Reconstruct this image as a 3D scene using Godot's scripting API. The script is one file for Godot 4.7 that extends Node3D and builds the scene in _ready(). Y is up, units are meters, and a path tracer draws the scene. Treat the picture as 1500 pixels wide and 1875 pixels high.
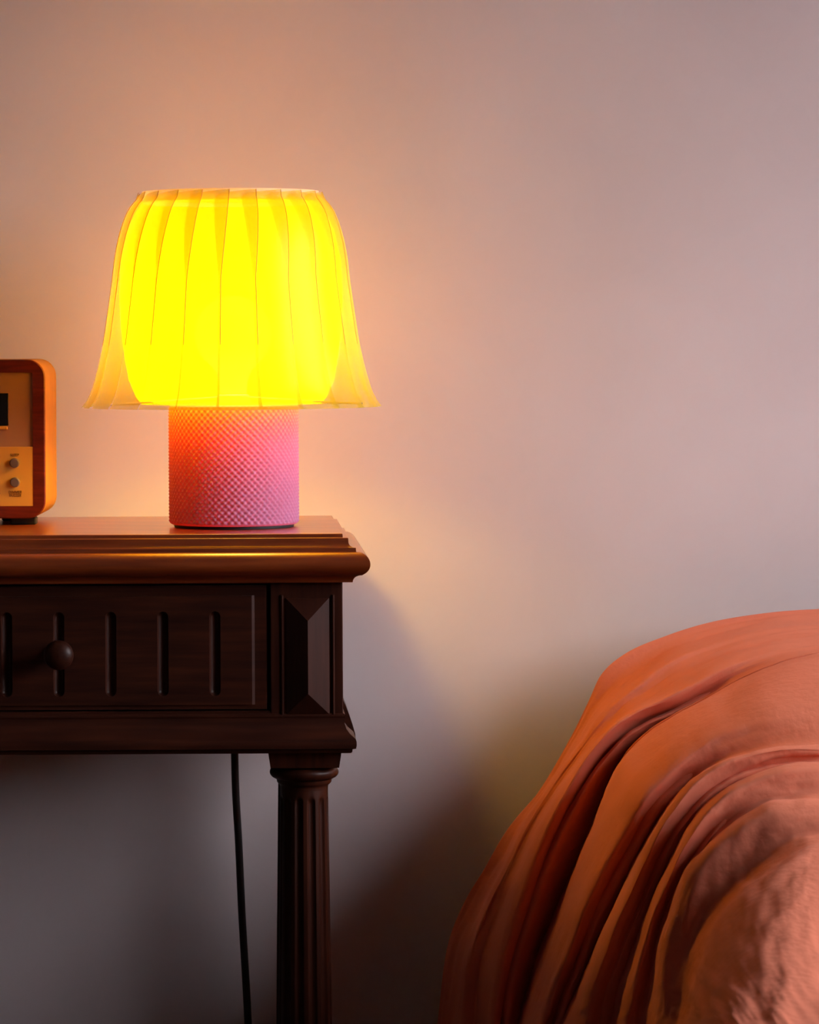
extends Node3D
# A bedside table with a pleated lamp and a clock radio, and the edge of an unmade bed, at dusk.

const EYE := Vector3(0, 0.874, 3.25)
const LAMP := Vector3(0.0045, 0.70, 0.0)      # where the lamp stands on the table
const TOP := 0.70                              # height of the table top

var M := {}
var folds: Array = []


func _ready() -> void:
	# --- camera ---
	var lens := CameraAttributesPhysical.new()
	lens.frustum_focal_length = 100.0
	lens.exposure_aperture = 14.0
	lens.frustum_focus_distance = 3.2
	var cam := Camera3D.new()
	cam.name = "camera"
	cam.attributes = lens
	add_child(cam)
	cam.projection = Camera3D.PROJECTION_FRUSTUM
	cam.near = 0.05
	cam.far = 60.0
	cam.size = 0.05 * 1875.0 / 6500.0
	cam.frustum_offset = Vector2(0.05 * 332.0 / 6500.0, -0.05 * 321.5 / 6500.0)
	cam.position = EYE
	cam.rotation_degrees.z = -0.3
	cam.current = true
	# --- sky and exposure ---
	var sm := ProceduralSkyMaterial.new()
	sm.sky_top_color = lin(0.79, 0.75, 0.80)
	sm.sky_horizon_color = lin(0.81, 0.76, 0.80)
	sm.ground_bottom_color = Color(0.20, 0.18, 0.24)
	sm.ground_horizon_color = Color(0.34, 0.31, 0.40)
	sm.sky_energy_multiplier = 1.0
	var env := Environment.new()
	env.background_mode = Environment.BG_SKY
	env.sky = Sky.new()
	env.sky.sky_material = sm
	env.background_energy_multiplier = 14
	env.tonemap_mode = Environment.TONE_MAPPER_LINEAR
	env.tonemap_exposure = 1.06
	env.sdfgi_enabled = true
	env.ssao_enabled = true
	env.ssil_enabled = true
	var we := WorldEnvironment.new()
	we.name = "environment"
	we.environment = env
	add_child(we)

	materials()
	room()
	nightstand()
	lamp()
	clock_radio()
	bed()


# ---------------------------------------------------------------- materials
func lin(r: float, g: float, b: float) -> Color:
	return Color(r, g, b).linear_to_srgb()


func noise_tex(freq: float, oct: int, c0: Color, c1: Color, sd: int, size := 512) -> NoiseTexture2D:
	var n := FastNoiseLite.new()
	n.seed = sd
	n.noise_type = FastNoiseLite.TYPE_SIMPLEX_SMOOTH
	n.frequency = freq
	n.fractal_octaves = oct
	var g := Gradient.new()
	g.set_color(0, c0)
	g.set_color(1, c1)
	var t := NoiseTexture2D.new()
	t.width = size
	t.height = size
	t.seamless = true
	t.noise = n
	t.color_ramp = g
	return t


func plain(c: Color, rough: float, spec := 0.5) -> StandardMaterial3D:
	var m := StandardMaterial3D.new()
	m.albedo_color = c
	m.roughness = rough
	m.metallic_specular = spec
	return m


func grained(t: Texture2D, scale: Vector3, rough: float, coat: float) -> StandardMaterial3D:
	var m := StandardMaterial3D.new()
	m.albedo_texture = t
	m.uv1_triplanar = true
	m.uv1_scale = scale
	m.roughness = rough
	if coat > 0.0:
		m.clearcoat_enabled = true
		m.clearcoat = coat
		m.clearcoat_roughness = 0.22
	return m


func materials() -> void:
	var wood := noise_tex(0.012, 5, lin(0.020, 0.0045, 0.0022), lin(0.068, 0.017, 0.007), 3)
	M.wood_x = grained(wood, Vector3(1.2, 16, 16), 0.44, 0.08)
	M.wood_y = grained(wood, Vector3(16, 1.2, 16), 0.44, 0.08)
	M.wood_x.metallic_specular = 0.32
	M.wood_y.metallic_specular = 0.32
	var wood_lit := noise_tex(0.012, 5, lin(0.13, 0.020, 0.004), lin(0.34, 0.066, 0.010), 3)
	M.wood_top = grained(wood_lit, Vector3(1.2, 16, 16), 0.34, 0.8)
	var red := noise_tex(0.012, 5, lin(0.11, 0.010, 0.006), lin(0.26, 0.028, 0.012), 8)
	M.red_wood = grained(red, Vector3(3, 26, 3), 0.42, 0.15)
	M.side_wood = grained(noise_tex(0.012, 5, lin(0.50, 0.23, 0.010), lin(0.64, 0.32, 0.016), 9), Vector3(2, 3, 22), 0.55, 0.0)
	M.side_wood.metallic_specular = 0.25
	var plaster := StandardMaterial3D.new()
	plaster.albedo_texture = noise_tex(0.006, 4, lin(0.68, 0.61, 0.61), lin(0.76, 0.69, 0.69), 21)
	plaster.uv1_triplanar = true
	plaster.uv1_world_triplanar = true
	plaster.uv1_scale = Vector3(0.9, 0.9, 0.9)
	plaster.roughness = 0.92
	plaster.metallic_specular = 0.25
	plaster.heightmap_enabled = true
	plaster.heightmap_texture = noise_tex(0.03, 4, Color.BLACK, Color.WHITE, 22)
	plaster.heightmap_scale = 0.05
	M.plaster = plaster
	M.room = plain(lin(0.17, 0.155, 0.165), 0.9, 0.2)
	M.pale = plain(lin(0.62, 0.58, 0.62), 0.9, 0.2)
	M.floor = grained(noise_tex(0.012, 4, lin(0.05, 0.03, 0.022), lin(0.10, 0.06, 0.04), 31), Vector3(8, 8, 0.8), 0.5, 0.0)
	M.white_paint = plain(lin(0.7, 0.7, 0.7), 0.5)
	# the shade: clear amber petals round a yellow diffuser that the bulb glows through
	var sh := plain(Color(lin(0.46, 0.43, 0.006), 0.55), 0.3, 0.3)
	sh.transparency = BaseMaterial3D.TRANSPARENCY_ALPHA
	sh.cull_mode = BaseMaterial3D.CULL_DISABLED
	sh.backlight_enabled = true
	sh.backlight = lin(0.5, 0.49, 0.008)
	M.shade = sh
	M.seam = plain(lin(0.40, 0.17, 0.006), 0.4)
	var df := plain(Color(lin(0.74, 0.50, 0.008), 0.86), 0.6, 0.2)
	df.transparency = BaseMaterial3D.TRANSPARENCY_ALPHA
	df.cull_mode = BaseMaterial3D.CULL_DISABLED
	df.backlight_enabled = true
	df.backlight = lin(0.56, 0.37, 0.001)
	M.diffuser = df
	var lip := plain(lin(0.88, 0.86, 0.80), 0.4)
	lip.backlight_enabled = true
	lip.backlight = lin(1.0, 0.95, 0.85)
	lip.cull_mode = BaseMaterial3D.CULL_DISABLED
	M.lip = lip
	# hollow printed base: a little of the bulb's light comes through its wall
	M.pink = plain(lin(0.52, 0.26, 0.47), 0.6, 0.3)
	M.pink.backlight_enabled = true
	M.pink.backlight = lin(0.12, 0.001, 0.001)
	M.pink.cull_mode = BaseMaterial3D.CULL_DISABLED
	M.rubber = plain(lin(0.012, 0.011, 0.013), 0.6)
	M.cord = plain(lin(0.010, 0.009, 0.011), 0.55)
	M.socket = plain(lin(0.6, 0.58, 0.55), 0.4)
	var bulb := plain(lin(0.9, 0.85, 0.7), 0.4)
	bulb.emission_enabled = true
	bulb.emission = lin(1.0, 0.62, 0.22)
	bulb.emission_energy_multiplier = 0.3
	M.bulb = bulb
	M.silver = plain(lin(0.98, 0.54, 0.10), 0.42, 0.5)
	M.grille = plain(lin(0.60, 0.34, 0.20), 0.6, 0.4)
	M.screen = plain(lin(0.006, 0.006, 0.010), 0.25)
	M.button = plain(lin(0.20, 0.15, 0.15), 0.4)
	M.print = plain(lin(0.16, 0.05, 0.02), 0.6)
	var cloth := plain(lin(0.74, 0.235, 0.14), 0.95, 0.15)
	cloth.cull_mode = BaseMaterial3D.CULL_DISABLED
	cloth.rim_enabled = true
	cloth.rim = 0.35
	cloth.rim_tint = 0.7
	cloth.uv1_triplanar = true
	cloth.uv1_scale = Vector3(5, 5, 5)
	cloth.heightmap_enabled = true
	cloth.heightmap_texture = noise_tex(0.035, 4, Color.BLACK, Color.WHITE, 41)
	cloth.heightmap_scale = 0.06
	M.cloth = cloth
	M.linen = plain(lin(0.6, 0.55, 0.52), 0.95, 0.1)
	var pane := plain(Color(1, 1, 1, 0.04), 0.02)
	pane.transparency = BaseMaterial3D.TRANSPARENCY_ALPHA
	M.pane = pane


# ---------------------------------------------------------------- mesh helpers
func begin() -> SurfaceTool:
	var st := SurfaceTool.new()
	st.begin(Mesh.PRIMITIVE_TRIANGLES)
	return st


# A grid of points as a smooth surface. rows run one way, points in a row the other; wrap joins the last point of each row to the first.
func grid(st: SurfaceTool, rows: Array, wrap := false, flip := false) -> void:
	var h := rows.size()
	var first: PackedVector3Array = rows[0]
	var w := first.size()
	var nrm: Array = []
	for i in h:
		var r := PackedVector3Array()
		r.resize(w)
		nrm.append(r)
	var wn := w if wrap else w - 1
	for i in h - 1:
		var ra: PackedVector3Array = rows[i]
		var rb: PackedVector3Array = rows[i + 1]
		for j in wn:
			var k := (j + 1) % w
			var n := (rb[k] - ra[j]).cross(ra[k] - rb[j])
			nrm[i][j] += n
			nrm[i][k] += n
			nrm[i + 1][j] += n
			nrm[i + 1][k] += n
	var s := -1.0 if flip else 1.0
	for i in h - 1:
		var ra: PackedVector3Array = rows[i]
		var rb: PackedVector3Array = rows[i + 1]
		for j in wn:
			var k := (j + 1) % w
			var q := [ra[j], ra[k], rb[j], ra[k], rb[k], rb[j]]
			var qn := [nrm[i][j], nrm[i][k], nrm[i + 1][j], nrm[i][k], nrm[i + 1][k], nrm[i + 1][j]]
			var order := [0, 2, 1, 3, 5, 4] if flip else [0, 1, 2, 3, 4, 5]
			for o in order:
				var nn: Vector3 = qn[o] * s
				st.set_normal(nn.normalized() if nn.length_squared() > 1e-20 else Vector3.UP)
				st.add_vertex(q[o])


func flat(st: SurfaceTool, a: Vector3, b: Vector3, c: Vector3, d: Vector3, out: Vector3) -> void:
	# one quad facing the way of out
	var n := (b - a).cross(c - a).normalized()
	var order := [a, b, c, a, c, d]
	if n.dot(out) > 0.0:
		order = [a, c, b, a, d, c]
	else:
		n = -n
	for p in order:
		st.set_normal(n)
		st.add_vertex(p)


func tri(st: SurfaceTool, a: Vector3, b: Vector3, c: Vector3, out: Vector3) -> void:
	var n := (b - a).cross(c - a).normalized()
	var order := [a, b, c]
	if n.dot(out) > 0.0:
		order = [a, c, b]
	else:
		n = -n
	for p in order:
		st.set_normal(n)
		st.add_vertex(p)


# a box with chamfered edges
func block(st: SurfaceTool, lo: Vector3, hi: Vector3, ch := 0.001) -> void:
	var c := (lo + hi) / 2.0
	var h := (hi - lo) / 2.0
	var k := minf(ch, minf(h.x, minf(h.y, h.z)) * 0.9)
	var p := func(sx: float, sy: float, sz: float, ax: int) -> Vector3:
		var v := Vector3(sx * (h.x - k), sy * (h.y - k), sz * (h.z - k))
		if ax == 0:
			v.x = sx * h.x
		elif ax == 1:
			v.y = sy * h.y
		else:
			v.z = sz * h.z
		return c + v
	for s in [-1.0, 1.0]:
		flat(st, p.call(s, -1, -1, 0), p.call(s, 1, -1, 0), p.call(s, 1, 1, 0), p.call(s, -1, 1, 0), Vector3(s, 0, 0))
		flat(st, p.call(-1, s, -1, 1), p.call(1, s, -1, 1), p.call(1, s, 1, 1), p.call(-1, s, 1, 1), Vector3(0, s, 0))
		flat(st, p.call(-1, -1, s, 2), p.call(1, -1, s, 2), p.call(1, 1, s, 2), p.call(-1, 1, s, 2), Vector3(0, 0, s))
		for t in [-1.0, 1.0]:
			flat(st, p.call(s, t, -1, 0), p.call(s, t, 1, 0), p.call(s, t, 1, 1), p.call(s, t, -1, 1), Vector3(s, t, 0))
			flat(st, p.call(s, -1, t, 0), p.call(s, 1, t, 0), p.call(s, 1, t, 2), p.call(s, -1, t, 2), Vector3(s, 0, t))
			flat(st, p.call(-1, s, t, 1), p.call(1, s, t, 1), p.call(1, s, t, 2), p.call(-1, s, t, 2), Vector3(0, s, t))
			for u in [-1.0, 1.0]:
				tri(st, p.call(s, t, u, 0), p.call(s, t, u, 1), p.call(s, t, u, 2), Vector3(s, t, u))


# turned shape: profile points are (radius, height); each polyline is smooth in itself
func lathe(st: SurfaceTool, lines: Array, segs := 48, at := Vector3.ZERO) -> void:
	for line in lines:
		var rows: Array = []
		for q in line:
			var r := PackedVector3Array()
			for j in segs:
				var a := TAU * j / segs
				r.append(at + Vector3(q.x * cos(a), q.y, q.x * sin(a)))
			rows.append(r)
		grid(st, rows, true, false)


# a moulding carried round front and both sides of a rectangle with mitred corners; lines hold (outward, height)
func mould(st: SurfaceTool, lines: Array, x0: float, x1: float, z0: float, z1: float) -> void:
	for line in lines:
		var f: Array = []
		var r: Array = []
		var l: Array = []
		for q in line:
			var o: float = q.x
			var y: float = q.y
			var a := Vector3(x0 - o, y, z0)
			var b := Vector3(x0 - o, y, z1 + o)
			var c := Vector3(x1 + o, y, z1 + o)
			var d := Vector3(x1 + o, y, z0)
			f.append(PackedVector3Array([b, c]))
			r.append(PackedVector3Array([c, d]))
			l.append(PackedVector3Array([a, b]))
		for g in [f, r, l]:
			grid(st, g, false, true)
	# the back
	for line in lines:
		for i in line.size() - 1:
			var p: Vector2 = line[i]
			var q: Vector2 = line[i + 1]
			if absf(p.y - q.y) > 1e-6:
				flat(st, Vector3(x0 - p.x, p.y, z0), Vector3(x1 + p.x, p.y, z0), Vector3(x1 + q.x, q.y, z0), Vector3(x0 - q.x, q.y, z0), Vector3(0, 0, -1))


func tube(st: SurfaceTool, pts: PackedVector3Array, r: float, segs := 12) -> void:
	var rows: Array = []
	for i in pts.size():
		var d := (pts[mini(i + 1, pts.size() - 1)] - pts[maxi(i - 1, 0)]).normalized()
		var side := d.cross(Vector3(0.13, 0.21, 0.97)).normalized()
		var up := side.cross(d)
		var ring := PackedVector3Array()
		for j in segs:
			var a := TAU * j / segs
			ring.append(pts[i] + (side * cos(a) + up * sin(a)) * r)
		rows.append(ring)
	grid(st, rows, true, false)


func curve(pts: Array, n: int) -> PackedVector3Array:
	# a smooth run of n points through pts, even when they are unevenly spaced
	var out := PackedVector3Array()
	var last := pts.size() - 1
	var gap := PackedFloat32Array()
	for i in last:
		gap.append(maxf(0.01, sqrt((pts[i] as Vector3).distance_to(pts[i + 1]))))
	for i in n:
		var t := float(i) / (n - 1) * last
		var k := mini(int(t), last - 1)
		var a: Vector3 = pts[maxi(k - 1, 0)]
		var b: Vector3 = pts[k]
		var c: Vector3 = pts[k + 1]
		var d: Vector3 = pts[mini(k + 2, last)]
		out.append(b.cubic_interpolate_in_time(c, a, d, t - k, gap[k], -gap[maxi(k - 1, 0)], gap[k] + gap[mini(k + 1, last - 1)]))
	return out


func obj(called: String, st: SurfaceTool, m: Material, parent: Node = self) -> MeshInstance3D:
	var o := MeshInstance3D.new()
	o.name = called
	o.mesh = st.commit()
	o.mesh.surface_set_material(0, m)
	parent.add_child(o, true)
	return o


func again(called: String, src: MeshInstance3D, parent: Node) -> MeshInstance3D:
	var o := MeshInstance3D.new()
	o.name = called
	o.mesh = src.mesh
	parent.add_child(o, true)
	return o


func thing(called: String, label: String, category: String, at := Vector3.ZERO) -> Node3D:
	var o := Node3D.new()
	o.name = called
	o.position = at
	o.set_meta("label", label)
	o.set_meta("category", category)
	add_child(o, true)
	return o


func structure(called: String, label: String, st: SurfaceTool, m: Material) -> MeshInstance3D:
	var o := obj(called, st, m)
	o.set_meta("kind", "structure")
	o.set_meta("label", label)
	o.set_meta("category", called.get_slice("_", 0))
	return o


func csg_box(size: Vector3, at: Vector3, op := CSGShape3D.OPERATION_UNION) -> CSGBox3D:
	var b := CSGBox3D.new()
	b.size = size
	b.position = at
	b.operation = op
	return b


# ---------------------------------------------------------------- the room
func room() -> void:
	var x0 := -1.9
	var x1 := 1.55
	var z0 := -0.250
	var z1 := 4.3
	var top := 2.6
	var t := 0.14
	var st := begin()
	block(st, Vector3(x0 - t, 0, z0 - t), Vector3(x1 + t, top, z0), 0.001)
	structure("wall_back", "pale plastered wall behind the lamp and the bed, washed orange by the lamp", st, M.plaster)
	st = begin()
	block(st, Vector3(x0 - t, -0.1, z0 - t), Vector3(x1 + t, 0, z1 + t))
	structure("floor", "dark wooden floor under the bedside table and the bed", st, M.floor)
	st = begin()
	block(st, Vector3(x0 - t, top, z0 - t), Vector3(x1 + t, top + 0.1, z1 + t))
	structure("ceiling", "plain pale ceiling above the bedside table", st, M.pale)
	st = begin()
	block(st, Vector3(x0 - t, 0, z0), Vector3(x0, top, z1))
	structure("wall_left", "plain wall on the clock side of the room", st, M.room)
	st = begin()
	block(st, Vector3(x0 - t, 0, z1), Vector3(x1 + t, top, z1 + t))
	structure("wall_front", "plain pale wall behind the camera", st, M.pale)
	# the wall beyond the bed, with the window that lets in the dusk
	var a := Vector3(x1, 0.72, 0.15)
	var b := Vector3(x1 + t, 1.75, 1.5)
	st = begin()
	block(st, Vector3(x1, 0, z0), Vector3(x1 + t, a.y, z1))
	block(st, Vector3(x1, b.y, z0), Vector3(x1 + t, top, z1))
	block(st, Vector3(x1, a.y, z0), Vector3(x1 + t, b.y, a.z))
	block(st, Vector3(x1, a.y, b.z), Vector3(x1 + t, b.y, z1))
	structure("wall_right", "plain wall beyond the bed with the window in it", st, M.room)
	st = begin()
	var f := 0.05
	block(st, Vector3(x1 + 0.04, a.y, a.z), Vector3(x1 + 0.09, a.y + f, b.z), 0.004)
	block(st, Vector3(x1 + 0.04, b.y - f, a.z), Vector3(x1 + 0.09, b.y, b.z), 0.004)
	for z in [a.z, (a.z + b.z - f) / 2.0, b.z - f]:
		block(st, Vector3(x1 + 0.04, a.y + f, z), Vector3(x1 + 0.09, b.y - f, z + f), 0.004)
	var win := structure("window_1", "white window beyond the bed letting in dusk light", st, M.white_paint)
	var mid := (a.z + b.z) / 2.0
	for z in [[a.z + f, mid - f / 2.0], [mid + f / 2.0, b.z - f]]:
		st = begin()
		block(st, Vector3(x1 + 0.062, a.y + f, z[0]), Vector3(x1 + 0.066, b.y - f, z[1]), 0.0005)
		obj("pane", st, M.pane, win)
	st = begin()
	block(st, Vector3(x1 - 0.05, a.y - 0.03, a.z - 0.05), Vector3(x1 + 0.04, a.y, b.z + 0.05), 0.006)
	obj("sill", st, M.white_paint, win)


# ---------------------------------------------------------------- the bedside table
func arc(cx: float, cy: float, r0: Vector2, from: float, to: float, n: int) -> Array:
	var out: Array = []
	for i in n + 1:
		var a := deg_to_rad(from + (to - from) * i / n)
		out.append(Vector2(cx + r0.x * cos(a), cy + r0.y * sin(a)))
	return out


func nightstand() -> void:
	var mid := -0.1505
	var xr := 0.0995
	var xl := 2.0 * mid - xr
	var zf := 0.126
	var zb := -0.188
	var t := thing("nightstand", "dark varnished wooden bedside table with a fluted drawer front and moulded edges", "bedside table", Vector3(mid, 0, -0.03))
	var o := -t.position

	# the moulded top
	var st := begin()
	var y := TOP
	var k := 0.001
	var lines := [
		[Vector2(-0.05, y), Vector2(-0.0006, y)],
		arc(-0.0006, y - 0.0006, Vector2(0.0008, 0.0006), 90, 0, 3),
		[Vector2(0.0002, y - 0.0006), Vector2(0.0004, y - 0.0032)],
		[Vector2(0.0004, y - 0.0032), Vector2(0.0042, y - 0.0034)],
		arc(0.0042, y - 0.0042, Vector2(0.0008, 0.0008), 90, 0, 3),
		[Vector2(0.005, y - 0.0042), Vector2(0.0052, y - 0.0072)],
		arc(0.0114, y - 0.0072, Vector2(0.0062, 0.0048), 180, 270, 7),
		[Vector2(0.0114, y - 0.012), Vector2(0.0116, y - 0.0150)],
		[Vector2(0.0116, y - 0.0150), Vector2(0.0130, y - 0.0154)],
		arc(0.0125, y - 0.0258, Vector2(0.0112, 0.0104), 88, -62, 14),
		[Vector2(0.0178, y - 0.0350), Vector2(0.0165, y - 0.0358)],
		arc(0.0168, y - 0.0418, Vector2(0.0080, 0.0060), 90, 180, 7),
		[Vector2(0.0088, y - 0.0418), Vector2(0.0085, y - 0.0424)],
		[Vector2(0.0085, y - 0.0424), Vector2(-0.05, y - 0.0424)],
	]
	mould(st, lines, xl + o.x, xr + o.x, zb + o.z, zf + o.z)
	flat(st, Vector3(xl + 0.05, y, zb) + o, Vector3(xr - 0.05, y, zb) + o, Vector3(xr - 0.05, y, zf - 0.05) + o, Vector3(xl + 0.05, y, zf - 0.05) + o, Vector3.UP)
	flat(st, Vector3(xl + 0.05, y - 0.0424, zb) + o, Vector3(xr - 0.05, y - 0.0424, zb) + o, Vector3(xr - 0.05, y - 0.0424, zf - 0.05) + o, Vector3(xl + 0.05, y - 0.0424, zf - 0.05) + o, Vector3.DOWN)
	obj("tabletop", st, M.wood_top, t)

	# carcass: sides, back, bottom board and the rails above and below the drawer
	var y1 := TOP - 0.0424
	var y0 := 0.507
	st = begin()
	var bx := 0.0650
	block(st, Vector3(xr - 0.018, y0, zb + 0.004) + o, Vector3(xr, y1, zf - bx + 0.004) + o)
	block(st, Vector3(xl, y0, zb + 0.004) + o, Vector3(xl + 0.018, y1, zf - bx + 0.004) + o)
	block(st, Vector3(xl + 0.018, y0, zb + 0.004) + o, Vector3(xr - 0.018, y1, zb + 0.016) + o)
	block(st, Vector3(xl + 0.018, y0 + 0.001, zb + 0.016) + o, Vector3(xr - 0.018, y0 + 0.013, zf - 0.03) + o)
	block(st, Vector3(xl + bx - 0.002, 0.6560, zf - 0.03) + o, Vector3(xr - bx + 0.002, y1, zf - 0.0005) + o, 0.0015)
	block(st, Vector3(xl + bx - 0.002, y0, zf - 0.03) + o, Vector3(xr - bx + 0.002, 0.5445, zf - 0.0005) + o, 0.0015)
	obj("carcass", st, M.wood_x, t)

	# corner blocks with a long hipped boss on the front
	for sgn in [1.0, -1.0]:
		var cx: float = xr - bx / 2.0 if sgn > 0 else xl + bx / 2.0
		st = begin()
		var w := bx / 2.0 - 0.0012
		block(st, Vector3(cx - w, y0, zf - bx) + o, Vector3(cx + bx / 2.0 if sgn > 0 else cx + w, y1, zf) + o, 0.0008)
		if sgn < 0:
			block(st, Vector3(cx - bx / 2.0, y0, zf - bx) + o, Vector3(cx - w, y1, zf) + o, 0.0005)
		var cb := obj("corner_block", st, M.wood_y, t)
		# a frame round the boss leaves a sunk margin
		st = begin()
		var px: float = cx + 0.0015
		var hx := 0.0190
		var ty := 0.6435
		var by := 0.5410
		var ry0 := 0.6240
		var ry1 := 0.5600
		var d := 0.0115
		var e := [Vector3(px - hx, ty, zf + 0.001) + o, Vector3(px + hx, ty, zf + 0.001) + o, Vector3(px + hx, by, zf + 0.001) + o, Vector3(px - hx, by, zf + 0.001) + o]
		var g := [e[0] - Vector3(0, 0, 0.002), e[1] - Vector3(0, 0, 0.002), e[2] - Vector3(0, 0, 0.002), e[3] - Vector3(0, 0, 0.002)]
		var r1 := Vector3(px, ry0, zf + d) + o
		var r2 := Vector3(px, ry1, zf + d) + o
		tri(st, e[0], e[1], r1, Vector3(0, 1, 1))
		flat(st, e[1], e[2], r2, r1, Vector3(1, 0, 1))
		tri(st, e[2], e[3], r2, Vector3(0, -1, 1))
		flat(st, e[3], e[0], r1, r2, Vector3(-1, 0, 1))
		for i in 4:
			flat(st, e[i], e[(i + 1) % 4], g[(i + 1) % 4], g[i], (e[i] + e[(i + 1) % 4]) / 2.0 - (r1 + r2) / 2.0)
		obj("boss", st, M.wood_y, cb)
		st = begin()
		for s in [-1.0, 1.0]:
			block(st, Vector3(px + s * (hx + 0.0035) - 0.0011, by - 0.003, zf - 0.001) + o, Vector3(px + s * (hx + 0.0035) + 0.0011, ty + 0.003, zf + 0.0016) + o, 0.0007)
		obj("bead", st, M.wood_y, cb)

	# the drawer
	var dx0 := 2.0 * mid - 0.0325
	var dx1 := 0.0325
	var front := CSGCombiner3D.new()
	front.name = "drawer"
	t.add_child(front)
	var body := csg_box(Vector3(dx1 - dx0, 0.6550 - 0.5460, 0.018), Vector3(mid, (0.6550 + 0.5460) / 2.0, zf - 0.0090) + o)
	body.material = M.wood_x
	front.add_child(body)
	var pan := CSGPolygon3D.new()
	# raised field with sloping edges, drawn across its width and carried up
	var hx2 := 0.0226 - mid
	pan.polygon = PackedVector2Array([Vector2(-hx2, 0), Vector2(-hx2 + 0.0032, 0.0022), Vector2(hx2 - 0.0032, 0.0022), Vector2(hx2, 0), Vector2(hx2, -0.004), Vector2(-hx2, -0.004)])
	pan.depth = 0.096
	pan.rotation_degrees.x = 90
	pan.position = Vector3(mid, 0.5500, zf - 0.0005) + o
	pan.material = M.wood_x
	front.add_child(pan)
	var cap := CapsuleMesh.new()
	cap.radius = 0.0052
	cap.height = 0.0750
	cap.radial_segments = 16
	cap.rings = 6
	for i in 7:
		var c := CSGMesh3D.new()
		c.mesh = cap
		c.operation = CSGShape3D.OPERATION_SUBTRACTION
		c.position = Vector3(mid + 0.0458 * (i - 3), 0.5950, zf + 0.0030) + o
		c.material = M.wood_y
		front.add_child(c)
	st = begin()
	lathe(st, [[Vector2(0.0, 0.030), Vector2(0.0048, 0.0296), Vector2(0.0088, 0.0283), Vector2(0.0118, 0.0258), Vector2(0.0132, 0.0224), Vector2(0.0128, 0.019), Vector2(0.0105, 0.0155), Vector2(0.0075, 0.0125), Vector2(0.0062, 0.009), Vector2(0.0066, 0.005), Vector2(0.0085, 0.002), Vector2(0.0088, -0.002)]], 40)
	var knob := obj("knob", st, M.wood_y, front)
	knob.rotation_degrees.x = 90
	knob.position = Vector3(mid + 0.001, 0.5965, zf + 0.0045) + o

	# base moulding under the drawer, mitred round the corners
	st = begin()
	lines = [
		[Vector2(0.0, 0.5420), Vector2(0.0015, 0.5410), Vector2(0.0018, 0.5395), Vector2(0.0010, 0.5380)],
		[Vector2(0.0010, 0.5380), Vector2(0.0012, 0.5330), Vector2(0.0026, 0.5285), Vector2(0.0055, 0.5245), Vector2(0.0090, 0.5215), Vector2(0.0106, 0.5200)],
		[Vector2(0.0106, 0.5200), Vector2(0.0113, 0.5180), Vector2(0.0114, 0.5150), Vector2(0.0108, 0.5118)],
		[Vector2(0.0108, 0.5118), Vector2(0.0078, 0.5110)],
		[Vector2(0.0078, 0.5110), Vector2(0.0075, 0.5086), Vector2(0.0062, 0.5075)],
		[Vector2(0.0062, 0.5075), Vector2(-0.02, 0.5070)],
	]
	mould(st, lines, xl + o.x, xr + o.x, zf - 0.05 + o.z, zf + o.z)
	obj("base_moulding", st, M.wood_x, t)
	# wider sloping skirts along the sides
	for sgn in [1.0, -1.0]:
		st = begin()
		var x: float = xr if sgn > 0 else xl
		var prof := [Vector2(0.0, 0.542), Vector2(0.005, 0.5345), Vector2(0.0095, 0.525), Vector2(0.0130, 0.516), Vector2(0.0160, 0.507), Vector2(0.0184, 0.4985), Vector2(0.0188, 0.4925)]
		var za := zb + 0.004
		var zc := -0.10
		var a: Array = []
		for q in prof:
			a.append(PackedVector3Array([Vector3(x + sgn * q.x, q.y, zc) + o, Vector3(x + sgn * q.x, q.y, za) + o]))
		grid(st, a, false, sgn > 0)
		for i in prof.size() - 1:
			for z in [za, zc]:
				flat(st, Vector3(x, prof[i].y, z) + o, Vector3(x + sgn * prof[i].x, prof[i].y, z) + o, Vector3(x + sgn * prof[i + 1].x, prof[i + 1].y, z) + o, Vector3(x, prof[i + 1].y, z) + o, Vector3(0, 0, 1 if z == zc else -1))
		flat(st, Vector3(x, 0.4925, za) + o, Vector3(x + sgn * 0.0188, 0.4925, za) + o, Vector3(x + sgn * 0.0188, 0.4925, zc) + o, Vector3(x, 0.4925, zc) + o, Vector3.DOWN)
		flat(st, Vector3(x - sgn * 0.01, 0.4925, za) + o, Vector3(x, 0.4925, za) + o, Vector3(x, 0.4925, zc) + o, Vector3(x - sgn * 0.01, 0.4925, zc) + o, Vector3.DOWN)
		obj("side_skirt", st, M.wood_x, t)

	# four turned and fluted legs
	var made: MeshInstance3D = null
	for p in [Vector2(xr - bx / 2.0 - 0.0015, zf - bx / 2.0), Vector2(xl + bx / 2.0, zf - bx / 2.0), Vector2(xr - bx / 2.0, zb + 0.004 + bx / 2.0), Vector2(xl + bx / 2.0, zb + 0.004 + bx / 2.0)]:
		if made == null:
			made = obj("leg", leg_shape(), M.wood_y, t)
			made.position = Vector3(p.x, 0, p.y) + o
		else:
			again("leg", made, t).position = Vector3(p.x, 0, p.y) + o


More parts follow.
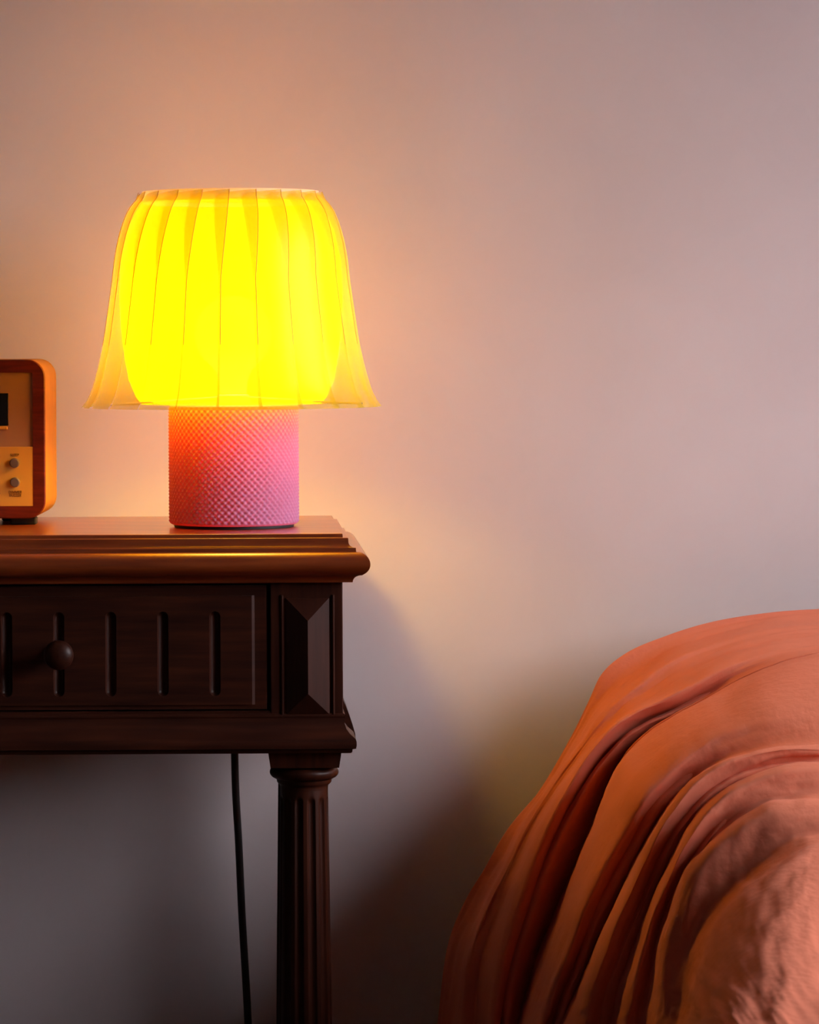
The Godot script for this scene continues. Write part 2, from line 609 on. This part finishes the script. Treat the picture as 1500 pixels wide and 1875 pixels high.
func leg_shape() -> SurfaceTool:
	var st := begin()
	# square cap, a little narrower below
	var a := 0.0322
	var b := 0.0302
	var ch := 0.0025
	var cap: Array = []
	for q in [Vector2(a, 0.5072), Vector2(a - 0.0004, 0.5040), Vector2(b, 0.4935)]:
		var r := PackedVector3Array()
		for s in [Vector2(-1, -1), Vector2(1, -1), Vector2(1, 1), Vector2(-1, 1)]:
			r.append(Vector3(s.x * q.x, q.y, s.y * q.x))
		cap.append(r)
	for i in 2:
		for j in 4:
			var k := (j + 1) % 4
			flat(st, cap[i][j], cap[i][k], cap[i + 1][k], cap[i + 1][j], Vector3(cap[i][j].x + cap[i][k].x, 0, cap[i][j].z + cap[i][k].z))
	flat(st, cap[2][0], cap[2][1], cap[2][2], cap[2][3], Vector3.DOWN)
	# cushion and neck
	var cush: Array = [Vector2(0.029, 0.4936)]
	cush.append_array(arc(0.0215, 0.4868, Vector2(0.0092, 0.0064), 80, -70, 12))
	lathe(st, [cush, [Vector2(0.0246, 0.4806), Vector2(0.0242, 0.4780), Vector2(0.0230, 0.4765)], [Vector2(0.0230, 0.4765), Vector2(0.0216, 0.4755), Vector2(0.0212, 0.4738), Vector2(0.0211, 0.4715)]], 72)
	# fluted shaft
	var rows: Array = []
	var ys := [0.4715, 0.468, 0.4655, 0.464, 0.4625, 0.460, 0.456, 0.45, 0.40, 0.35, 0.30, 0.25, 0.20, 0.15, 0.11, 0.095, 0.090, 0.086, 0.082]
	var segs := 240
	for y in ys:
		var r0: float = 0.0211 + (0.4715 - y) * 0.0128
		var r := PackedVector3Array()
		for j in segs:
			var th := TAU * j / segs
			var ph := fposmod(th * 12.0 / TAU + 0.03, 1.0) - 0.5       # -0.5 to 0.5 across one flute
			var half := 0.30
			var f := 0.0
			if y < 0.466 and y > 0.086:
				var endy: float = minf(0.466 - y, y - 0.086)
				var lim: float = half * sqrt(clampf(1.0 - pow(1.0 - minf(endy / 0.004, 1.0), 2.0), 0.0, 1.0))
				if absf(ph) < lim:
					f = sqrt(1.0 - pow(ph / half, 2.0)) - sqrt(1.0 - pow(lim / half, 2.0))
			var rr: float = r0 - 0.0026 * f
			r.append(Vector3(rr * cos(th), y, rr * sin(th)))
		rows.append(r)
	grid(st, rows, true, false)
	lathe(st, [[Vector2(0.0261, 0.082), Vector2(0.0262, 0.076)], [Vector2(0.0262, 0.076), Vector2(0.030, 0.074), Vector2(0.0318, 0.069), Vector2(0.030, 0.064), Vector2(0.026, 0.062)], [Vector2(0.026, 0.062), Vector2(0.021, 0.05), Vector2(0.019, 0.03), Vector2(0.021, 0.014), Vector2(0.0225, 0.006), Vector2(0.021, 0.0), Vector2(0.0, 0.0)]], 48)
	return st


# ---------------------------------------------------------------- the lamp
func shade_r(y: float) -> float:
	# half width of the shade at height y over the table
	var hs := [0.1095, 0.1130, 0.1215, 0.1375, 0.1625, 0.1925, 0.2225, 0.2475, 0.2675, 0.2910, 0.3045]
	var rs := [0.1362, 0.1335, 0.1290, 0.1243, 0.1190, 0.1143, 0.1100, 0.1066, 0.1018, 0.0918, 0.0822]
	var k := 0
	while k < hs.size() - 2 and y > hs[k + 1]:
		k += 1
	var t: float = (y - hs[k]) / (hs[k + 1] - hs[k])
	return cubic_interpolate_in_time(rs[k], rs[k + 1], rs[maxi(k - 1, 0)], rs[mini(k + 2, rs.size() - 1)], clampf(t, 0, 1), hs[k + 1] - hs[k], hs[maxi(k - 1, 0)] - hs[k] if k > 0 else -0.003, hs[mini(k + 2, hs.size() - 1)] - hs[k])


func lamp() -> void:
	var t := thing("table_lamp", "lit table lamp with a pleated yellow shade on a knobbly pink base", "lamp", LAMP)
	# knobbly base
	var st := begin()
	var rows: Array = []
	var n := 62
	var segs := n * 8
	var pitch := 0.0060
	var h0 := 0.0026
	var h1 := 0.1120
	var steps := 146
	for i in steps + 1:
		var y := h0 + (h1 - h0) * i / steps
		var r := PackedVector3Array()
		var edge := minf(1.0, minf(y - h0, h1 - y) / 0.0025)
		var r0 := 0.0588 - 0.0022 * pow(1.0 - edge, 2.0)
		for j in segs:
			var th := TAU * j / segs
			var f := cos(n * th) * cos(TAU * y / pitch)
			f = 0.5 + 0.5 * f
			var rr := r0 + 0.0021 * (pow(f, 0.8) - 0.5) * edge
			r.append(Vector3(rr * cos(th), y, rr * sin(th)))
		rows.append(r)
	grid(st, rows, true, true)
	lathe(st, [[Vector2(0.050, h0), Vector2(0.0566, h0)]], 64)
	obj("base", st, M.pink, t)
	st = begin()
	lathe(st, [[Vector2(0.0, 0.0), Vector2(0.0545, 0.0)], [Vector2(0.0545, 0.0), Vector2(0.0550, 0.0012), Vector2(0.0545, 0.0030)], [Vector2(0.0545, 0.0030), Vector2(0.0, 0.0030)]], 64)
	obj("foot", st, M.rubber, t)
	# lamp holder and bulb
	st = begin()
	lathe(st, [[Vector2(0.0060, 0.003), Vector2(0.0060, h1 - 0.030)], [Vector2(0.0060, h1 - 0.030), Vector2(0.0140, h1 - 0.028), Vector2(0.0150, h1 + 0.008)], [Vector2(0.0150, h1 + 0.008), Vector2(0.012, h1 + 0.009)]], 32)
	obj("socket", st, M.socket, t)
	st = begin()
	var by := 0.176
	var prof: Array = [Vector2(0.012, by - 0.054), Vector2(0.0125, by - 0.046), Vector2(0.016, by - 0.034)]
	prof.append_array(arc(0.0, by, Vector2(0.035, 0.035), -50, 90, 16))
	lathe(st, [prof], 32)
	obj("light_bulb", st, M.bulb, t)
	var l := OmniLight3D.new()
	l.name = "bulb_light"
	l.position = Vector3(0, by, 0)
	l.light_color = lin(1.0, 0.60, 0.07)
	l.light_energy = 0.165
	l.light_size = 0.033
	l.omni_range = 8.0
	l.omni_attenuation = 2.0
	l.shadow_enabled = true
	t.add_child(l)
	# shade: overlapping petals gathered at the top
	var shade := Node3D.new()
	shade.name = "lampshade"
	shade.position = Vector3(-0.0018, 0, 0)
	t.add_child(shade)
	var count := 22
	var step := TAU / count
	var nv := 34
	var nu := 10
	st = begin()
	rows = []
	for i in nv + 1:
		var v := float(i) / nv
		var y := 0.3038 - 0.1943 * v
		var r := PackedVector3Array()
		var gather := clampf(1.0 - v / 0.40, 0.0, 1.0)
		var ov := 0.035 + 0.25 * gather
		var lift := 0.0006 + 0.0030 * gather * gather + 0.0012 * clampf((v - 0.72) / 0.28, 0.0, 1.0)
		var bulge := 0.0004 + 0.0022 * gather + 0.0016 * clampf((v - 0.70) / 0.30, 0.0, 1.0)
		for j in nu + 1:
			var s := 2.0 * j / nu - 1.0
			var a := s * step * (0.5 + ov)
			var yy := y + 0.0018 * s * gather
			var rr := shade_r(yy) + lift * s + bulge * (1.0 - s * s) - 0.0012
			r.append(Vector3(rr * sin(a), yy, rr * cos(a)))
		rows.append(r)
	grid(st, rows, false, false)
	var petal := obj("petal", st, M.shade, shade)
	petal.rotation.y = 0.05
	for i in range(1, count):
		again("petal", petal, shade).rotation.y = 0.05 + step * i
	# the cut edge of each petal
	st = begin()
	var edge_run := PackedVector3Array()
	for i in nv * 3 / 4:
		edge_run.append(rows[i][nu])
	tube(st, edge_run, 0.00026, 6)
	var seam := obj("petal_edge", st, M.seam, shade)
	seam.rotation.y = 0.05
	for i in range(1, count):
		again("petal_edge", seam, shade).rotation.y = 0.05 + step * i
	# the diffuser inside the petals
	st = begin()
	lathe(st, [[Vector2(0.0825, 0.1122), Vector2(0.0878, 0.1195), Vector2(0.0940, 0.134), Vector2(0.0985, 0.160), Vector2(0.1012, 0.185), Vector2(0.1022, 0.215), Vector2(0.1005, 0.245), Vector2(0.0950, 0.270), Vector2(0.0870, 0.288), Vector2(0.0764, 0.3030)]], 96)
	obj("diffuser", st, M.diffuser, shade)
	# white lip inside the top opening
	st = begin()
	lathe(st, [[Vector2(0.0800, 0.2955), Vector2(0.0808, 0.3066)], [Vector2(0.0808, 0.3066), Vector2(0.0796, 0.3066)], [Vector2(0.0796, 0.3066), Vector2(0.0788, 0.2955)], [Vector2(0.0788, 0.2955), Vector2(0.0800, 0.2955)]], 96)
	obj("lip", st, M.lip, shade)
	# wire carrier between holder and shade
	st = begin()
	for i in 3:
		var a := TAU * i / 3.0 + 0.5
		tube(st, PackedVector3Array([Vector3(0.015 * cos(a), 0.1185, 0.015 * sin(a)), Vector3(0.0840 * cos(a), 0.1150, 0.0840 * sin(a)), Vector3(0.1335 * cos(a), 0.1132, 0.1335 * sin(a))]), 0.0008, 8)
	obj("carrier", st, M.socket, shade)
	# cord: out of the back of the base, over the rear edge of the table and down
	st = begin()
	var w := func(x: float, y: float, z: float) -> Vector3:
		return Vector3(x, y, z) - LAMP
	tube(st, curve([w.call(0.004, 0.7045, -0.0625), w.call(0.004, 0.7045, -0.12), w.call(0.004, 0.7042, -0.17), w.call(0.004, 0.7035, -0.193), w.call(0.004, 0.695, -0.2030), w.call(0.0035, 0.66, -0.2055), w.call(0.004, 0.56, -0.206), w.call(0.0042, 0.468, -0.206), w.call(0.0050, 0.43, -0.206), w.call(0.0074, 0.385, -0.206), w.call(0.0105, 0.31, -0.206), w.call(0.0152, 0.22, -0.205), w.call(0.0185, 0.13, -0.203), w.call(0.018, 0.05, -0.20), w.call(0.010, 0.008, -0.185), w.call(-0.05, 0.004, -0.165), w.call(-0.16, 0.004, -0.17)], 120), 0.0037, 14)
	var cord := obj("power_cord", st, M.cord)
	cord.position = LAMP
	cord.set_meta("label", "black power cord hanging down the wall behind the bedside table")
	cord.set_meta("category", "cord")


# ---------------------------------------------------------------- the clock radio
func round_rect(x0: float, y0: float, x1: float, y1: float, r: float, n := 8) -> PackedVector2Array:
	var out := PackedVector2Array()
	for c in [[x1 - r, y1 - r, 0.0], [x0 + r, y1 - r, 90.0], [x0 + r, y0 + r, 180.0], [x1 - r, y0 + r, 270.0]]:
		for i in n + 1:
			var a := deg_to_rad(c[2] + 90.0 * i / n)
			out.append(Vector2(c[0] + r * cos(a), c[1] + r * sin(a)))
	return out


func clock_radio() -> void:
	var t := thing("clock_radio", "wooden cased clock radio with round buttons and a dark display window", "clock radio", Vector3(-0.2675, TOP, -0.100))
	t.rotation_degrees.y = -2.6
	var w := 0.10
	var y0 := 0.0062
	var y1 := 0.1535
	var zf := 0.055
	var zb := -0.055
	# case: a rounded frame with an opening at the front
	var st := begin()
	var outer := round_rect(-w, y0, w, y1, 0.0165)
	var rows: Array = []
	for q in [[0.0012, zf], [0.0004, zf - 0.0004], [0.0, zf - 0.0014]]:
		var r := PackedVector3Array()
		for p in round_rect(-w + q[0], y0 + q[0], w - q[0], y1 - q[0], 0.0165 - q[0]):
			r.append(Vector3(p.x, p.y, q[1]))
		rows.append(r)
	var inner := round_rect(-w + 0.0116, y0 + 0.0114, w - 0.0116, y1 - 0.0120, 0.0006)
	var ri := PackedVector3Array()
	var rd := PackedVector3Array()
	for p in inner:
		ri.append(Vector3(p.x, p.y, zf))
		rd.append(Vector3(p.x, p.y, zf - 0.014))
	grid(st, [rd, ri], true, true)
	grid(st, [ri, rows[0]], true, true)
	grid(st, rows, true, true)
	obj("front_frame", st, M.red_wood, t)
	st = begin()
	var ra := PackedVector3Array()
	var rb := PackedVector3Array()
	var rc := PackedVector3Array()
	for p in outer:
		ra.append(Vector3(p.x, p.y, zf - 0.0014))
		rb.append(Vector3(p.x, p.y, zb))
		rc.append(Vector3(0, (y0 + y1) / 2.0, zb))
	grid(st, [ra, rb], true, true)
	grid(st, [rb, rc], true, true)
	obj("case", st, M.side_wood, t)
	# upper panel, set back
	var top := y1 - 0.0120
	var bot := y0 + 0.0114
	var split := 0.0722
	st = begin()
	block(st, Vector3(-w + 0.0116, split, zf - 0.014), Vector3(w - 0.0116, top, zf - 0.0022), 0.0003)
	obj("upper_panel", st, M.grille, t)
	# display window
	st = begin()
	var sx := w - 0.0340
	block(st, Vector3(-sx, 0.0918, zf - 0.009), Vector3(sx, 0.1228, zf - 0.0018), 0.0008)
	var scr := obj("display", st, M.screen, t)
	st = begin()
	block(st, Vector3(-sx, 0.0886, zf - 0.009), Vector3(sx - 0.0012, 0.0915, zf + 0.0004), 0.0006)
	obj("ledge", st, M.silver, scr)
	# control panel with its buttons
	st = begin()
	block(st, Vector3(-w + 0.0112, bot - 0.0002, zf - 0.014), Vector3(w - 0.0108, split + 0.0004, zf - 0.0002), 0.0004)
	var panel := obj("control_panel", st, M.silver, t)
	st = begin()
	lathe(st, [[Vector2(0.0, 0.0034), Vector2(0.0036, 0.0034)], [Vector2(0.0036, 0.0034), Vector2(0.0042, 0.0031), Vector2(0.0045, 0.0024)], [Vector2(0.0045, 0.0024), Vector2(0.0046, 0.0)]], 28)
	var first: MeshInstance3D = null
	for row in [[0.0577, 0.0], [0.0398, 0.0004]]:
		for k in 4:
			var b := obj("button", st, M.button, panel) if first == null else again("button", first, panel)
			if first == null:
				first = b
			b.rotation_degrees.x = 90
			b.position = Vector3(0.0713 - 0.0186 * k + row[1], row[0], zf - 0.0002)
	var names := [["SLEEP", 0.0713, 0.0650, 0.0022], ["ALARM", 0.0527, 0.0650, 0.0022], ["RADIO", 0.0341, 0.0650, 0.0022], ["SNOOZE", 0.0155, 0.0650, 0.0022], ["DIMMER", 0.0717, 0.0306, 0.0022], ["BUZZER", 0.0717, 0.0276, 0.0022], ["CLOCK", 0.0531, 0.0306, 0.0022]]
	var font := SystemFont.new()
	font.font_names = PackedStringArray(["Droid Sans"])
	for q in names:
		var tm := TextMesh.new()
		tm.text = q[0]
		tm.font = font
		tm.font_size = 32
		tm.pixel_size = q[3] / 23.0
		tm.depth = 0.0002
		var o := MeshInstance3D.new()
		o.name = "lettering"
		o.mesh = tm
		tm.material = M.print
		o.position = Vector3(q[1], q[2], zf)
		panel.add_child(o, true)
	for z in [-0.036, 0.036]:
		for x in [-0.078 if z > 0 else -0.062, 0.078 if z > 0 else 0.062]:
			st = begin()
			block(st, Vector3(x - 0.0118, 0.0, z - 0.010), Vector3(x + 0.0118, y0 + 0.0006, z + 0.010), 0.001)
			obj("rubber_foot", st, M.rubber, t)


# ---------------------------------------------------------------- the bed
func fold(c: Array) -> void:
	var pts: Array = []
	for i in c.size() / 3:
		pts.append(Vector3(c[i * 3], c[i * 3 + 1], c[i * 3 + 2]))
	# on over the bed at one end, down to the floor at the other
	var d: Vector3 = (pts[0] - pts[1]).normalized()
	d = Vector3(d.x, d.y * 0.35, d.z * 0.4).normalized()
	pts.push_front(pts[0] + d * 0.10)
	pts.push_front(pts[0] + Vector3(0.17, 0.035, 0))
	pts.push_front(Vector3(1.36, pts[0].y + 0.02, pts[0].z))
	var e: Vector3 = pts[pts.size() - 1]
	var f: Vector3 = pts[pts.size() - 2]
	var s := (e - f) / maxf(0.01, f.y - e.y)
	pts.append(e + Vector3(clampf(s.x, -0.4, 0.3) * (e.y - 0.012) * 0.5, -(e.y - 0.012) * 0.55, 0))
	pts.append(e + Vector3(clampf(s.x, -0.4, 0.3) * (e.y - 0.012) * 0.6, -(e.y - 0.012), 0))
	folds.append(pts)


func bed() -> void:
	fold([0.565,0.610,-0.150,0.519,0.607,-0.150,0.461,0.598,-0.150,0.415,0.584,-0.150,0.380,0.569,-0.150,0.357,0.550,-0.150,0.343,0.522,-0.150,0.327,0.490,-0.150,0.294,0.435,-0.150,0.264,0.399,-0.150,0.241,0.360,-0.150,0.225,0.334,-0.150,0.208,0.293,-0.150,0.197,0.215,-0.150])
	fold([0.563,0.603,-0.140,0.517,0.599,-0.140,0.462,0.587,-0.139,0.423,0.574,-0.139,0.395,0.557,-0.139,0.371,0.539,-0.138,0.352,0.519,-0.138,0.333,0.489,-0.138,0.304,0.446,-0.137,0.276,0.407,-0.137,0.255,0.364,-0.136,0.238,0.330,-0.136,0.220,0.289,-0.135,0.209,0.218,-0.135])
	fold([0.555,0.598,-0.095,0.510,0.595,-0.093,0.456,0.583,-0.092,0.420,0.570,-0.090,0.392,0.552,-0.088,0.370,0.534,-0.086,0.350,0.515,-0.085,0.330,0.489,-0.084,0.303,0.452,-0.083,0.277,0.413,-0.083,0.257,0.371,-0.082,0.239,0.334,-0.081,0.224,0.293,-0.081,0.217,0.228,-0.080])
	fold([0.553,0.592,-0.080,0.508,0.587,-0.080,0.457,0.573,-0.080,0.424,0.558,-0.080,0.397,0.541,-0.080,0.373,0.525,-0.080,0.354,0.508,-0.080,0.332,0.484,-0.079,0.307,0.450,-0.078,0.283,0.413,-0.078,0.263,0.372,-0.077,0.248,0.333,-0.076,0.235,0.292,-0.076,0.228,0.229,-0.075])
	fold([0.546,0.584,-0.040,0.501,0.579,-0.037,0.456,0.565,-0.033,0.429,0.551,-0.030,0.402,0.537,-0.026,0.375,0.525,-0.023,0.352,0.511,-0.020,0.330,0.487,-0.020,0.310,0.456,-0.020,0.292,0.421,-0.020,0.276,0.381,-0.020,0.263,0.341,-0.020,0.251,0.297,-0.020,0.242,0.240,-0.020])
	fold([0.542,0.581,-0.015,0.499,0.570,-0.024,0.462,0.554,-0.032,0.437,0.538,-0.041,0.418,0.526,-0.049,0.396,0.514,-0.058,0.377,0.497,-0.065,0.361,0.477,-0.067,0.346,0.445,-0.068,0.330,0.409,-0.069,0.314,0.373,-0.071,0.296,0.328,-0.072,0.278,0.279,-0.074,0.264,0.229,-0.075])
	fold([0.534,0.579,0.030,0.485,0.567,0.039,0.449,0.552,0.047,0.422,0.539,0.056,0.395,0.524,0.064,0.370,0.506,0.073,0.348,0.487,0.080,0.337,0.464,0.077,0.324,0.429,0.074,0.309,0.388,0.071,0.296,0.351,0.068,0.284,0.312,0.066,0.275,0.286,0.063,0.266,0.255,0.060])
	fold([0.511,0.554,0.170,0.469,0.546,0.170,0.438,0.532,0.170,0.413,0.519,0.170,0.390,0.503,0.170,0.371,0.484,0.170,0.356,0.465,0.169,0.343,0.441,0.160,0.327,0.411,0.152,0.310,0.372,0.144,0.299,0.337,0.135,0.289,0.310,0.127,0.283,0.287,0.118,0.277,0.265,0.110])
	fold([0.504,0.524,0.210,0.469,0.519,0.198,0.442,0.512,0.186,0.416,0.501,0.174,0.397,0.487,0.162,0.382,0.467,0.150,0.368,0.442,0.139,0.354,0.416,0.131,0.338,0.381,0.123,0.322,0.342,0.116,0.310,0.313,0.108,0.302,0.293,0.100,0.296,0.276,0.093,0.290,0.260,0.085])
	fold([0.493,0.526,0.280,0.460,0.526,0.282,0.432,0.521,0.283,0.407,0.513,0.285,0.387,0.498,0.287,0.371,0.479,0.289,0.356,0.457,0.289,0.345,0.432,0.282,0.332,0.401,0.275,0.320,0.372,0.268,0.311,0.344,0.261,0.305,0.325,0.254,0.302,0.307,0.247,0.298,0.290,0.240])
	fold([0.493,0.516,0.275,0.463,0.513,0.274,0.437,0.506,0.273,0.415,0.495,0.272,0.395,0.479,0.272,0.381,0.461,0.271,0.369,0.440,0.269,0.357,0.415,0.264,0.346,0.386,0.259,0.337,0.359,0.255,0.330,0.336,0.250,0.325,0.319,0.245,0.323,0.304,0.240,0.320,0.289,0.235])
	fold([0.484,0.518,0.330,0.458,0.515,0.332,0.432,0.507,0.333,0.410,0.497,0.335,0.392,0.482,0.337,0.378,0.464,0.339,0.366,0.443,0.339,0.357,0.420,0.334,0.348,0.396,0.328,0.342,0.371,0.322,0.336,0.348,0.317,0.332,0.331,0.311,0.330,0.316,0.306,0.328,0.301,0.300])
	fold([0.481,0.497,0.350,0.458,0.495,0.345,0.437,0.491,0.340,0.418,0.480,0.335,0.401,0.466,0.329,0.386,0.448,0.324,0.374,0.430,0.320,0.365,0.409,0.317,0.357,0.389,0.314,0.351,0.367,0.311,0.347,0.347,0.308,0.344,0.330,0.306,0.342,0.316,0.303,0.340,0.301,0.300])
	fold([0.464,0.502,0.450,0.445,0.502,0.450,0.425,0.500,0.450,0.409,0.491,0.450,0.392,0.477,0.450,0.375,0.462,0.450,0.362,0.447,0.450,0.354,0.428,0.447,0.349,0.409,0.444,0.344,0.389,0.441,0.342,0.370,0.438,0.340,0.354,0.436,0.338,0.340,0.433,0.337,0.326,0.430])
	fold([0.459,0.483,0.480,0.443,0.478,0.477,0.426,0.469,0.475,0.409,0.456,0.472,0.395,0.445,0.470,0.382,0.431,0.467,0.373,0.418,0.465,0.366,0.403,0.464,0.361,0.389,0.463,0.358,0.376,0.463,0.355,0.363,0.462,0.353,0.351,0.461,0.352,0.342,0.461,0.350,0.332,0.460])
	fold([0.441,0.486,0.590,0.425,0.483,0.600,0.409,0.477,0.611,0.393,0.469,0.621,0.378,0.459,0.631,0.366,0.448,0.641,0.356,0.438,0.651,0.350,0.426,0.656,0.345,0.415,0.662,0.341,0.406,0.668,0.338,0.396,0.673,0.336,0.388,0.679,0.335,0.383,0.684,0.333,0.377,0.690])
	fold([0.422,0.470,0.700,0.409,0.467,0.715,0.397,0.463,0.731,0.384,0.457,0.746,0.372,0.450,0.762,0.363,0.444,0.777,0.354,0.437,0.793,0.348,0.432,0.809,0.342,0.428,0.826,0.337,0.424,0.843,0.333,0.421,0.860,0.329,0.419,0.876,0.326,0.418,0.893,0.323,0.418,0.910])
	fold([0.416,0.444,0.800,0.404,0.445,0.822,0.392,0.444,0.844,0.381,0.441,0.867,0.371,0.438,0.889,0.362,0.435,0.911,0.355,0.433,0.933,0.349,0.431,0.956,0.343,0.429,0.978,0.338,0.429,1.000,0.333,0.429,1.023,0.329,0.429,1.045,0.324,0.429,1.068,0.320,0.429,1.090])
	fold([0.421,0.420,0.950,0.410,0.423,0.976,0.399,0.424,1.001,0.389,0.425,1.027,0.379,0.426,1.053,0.370,0.427,1.078,0.362,0.428,1.104,0.355,0.428,1.127,0.349,0.429,1.151,0.343,0.430,1.175,0.338,0.431,1.199,0.332,0.432,1.222,0.327,0.433,1.246,0.323,0.434,1.270])
	var cols := 150
	var per := 9
	var runs: Array = []
	for pts in folds:
		runs.append(curve(pts, cols))
	# across the folds
	var rows: Array = []
	var total: int = (runs.size() - 1) * per + 1
	for i in total:
		rows.append(PackedVector3Array())
		rows[i].resize(cols)
	for j in cols:
		var line: Array = []
		for r in runs:
			line.append(r[j])
		var c := curve(line, total)
		for i in total:
			rows[i][j] = c[i]
	# creases that run along the folds, deeper where the cloth hangs crumpled
	var n := FastNoiseLite.new()
	n.seed = 5
	n.noise_type = FastNoiseLite.TYPE_SIMPLEX_SMOOTH
	n.frequency = 1.0
	n.fractal_octaves = 3
	var moved: Array = []
	for i in total:
		var r: PackedVector3Array = rows[i].duplicate()
		if i > 0 and i < total - 1:
			for j in range(1, cols - 1):
				var nn: Vector3 = (rows[i + 1][j] - rows[i - 1][j]).cross(rows[i][j + 1] - rows[i][j - 1]).normalized()
				var u := float(j) / cols
				var v := float(i) / per
				var q: Vector3 = rows[i][j]
				var near := smoothstep(12.5, 15.5, v)
				# long creases that follow the folds, and finer cross-wrinkles where the cloth lies loose
				var d := n.get_noise_2d(u * 4.0 + v * 0.15, v * 1.7) * 0.0026
				d += n.get_noise_2d(u * 4.0 + v * 0.6, v * 2.4 - u * 3.0) * 0.0012 * near
				d += n.get_noise_2d(u * 9.0 - v * 0.8, v * 3.1) * 0.0011
				d += n.get_noise_3d(q.x * 55.0 + 7.0, q.y * 40.0, q.z * 60.0) * 0.0005
				r[j] += nn * d * smoothstep(0.0, 0.06, u)
		moved.append(r)
	var st := begin()
	grid(st, moved, false, false)
	# the underside, a finger below, joined at the rim
	var under: Array = []
	for i in total:
		var r := PackedVector3Array()
		for j in cols:
			var p: Vector3 = moved[i][j]
			r.append(p + Vector3(0.010, -0.012 if p.y > 0.03 else 0.0, -0.006))
		under.append(r)
	grid(st, under, false, true)
	grid(st, [moved[0], under[0]], false, true)
	grid(st, [moved[total - 1], under[total - 1]], false, false)
	var o := obj("duvet", st, M.cloth)
	# stitched seam across the second fold
	var stitch := PackedVector3Array()
	for j in range(18, 88):
		var f := 5.0 * per + per * 0.42
		stitch.append((moved[int(f)][j] as Vector3).lerp(moved[int(f) + 1][j], f - int(f)) + Vector3(-0.0002, 0.0005, 0.0002))
	st = begin()
	tube(st, stitch, 0.0010, 6)
	obj("seam", st, M.cloth, o)
	o.set_meta("label", "crumpled terracotta pink duvet hanging in folds over the side of the bed")
	o.set_meta("category", "duvet")
	# what it lies on
	var b := thing("bed", "low wooden bed with a pale mattress underneath the terracotta duvet", "bed", Vector3(0.88, 0, 0.26))
	st = begin()
	block(st, Vector3(-0.36, 0.20, -0.46), Vector3(0.44, 0.42, 0.46), 0.04)
	obj("mattress", st, M.linen, b)
	st = begin()
	block(st, Vector3(-0.35, 0.06, -0.46), Vector3(0.44, 0.20, 0.46), 0.006)
	for x in [-0.32, 0.40]:
		for z in [-0.43, 0.43]:
			block(st, Vector3(x - 0.025, 0.0, z - 0.025), Vector3(x + 0.025, 0.06, z + 0.025), 0.003)
	obj("bed_frame", st, M.wood_x, b)
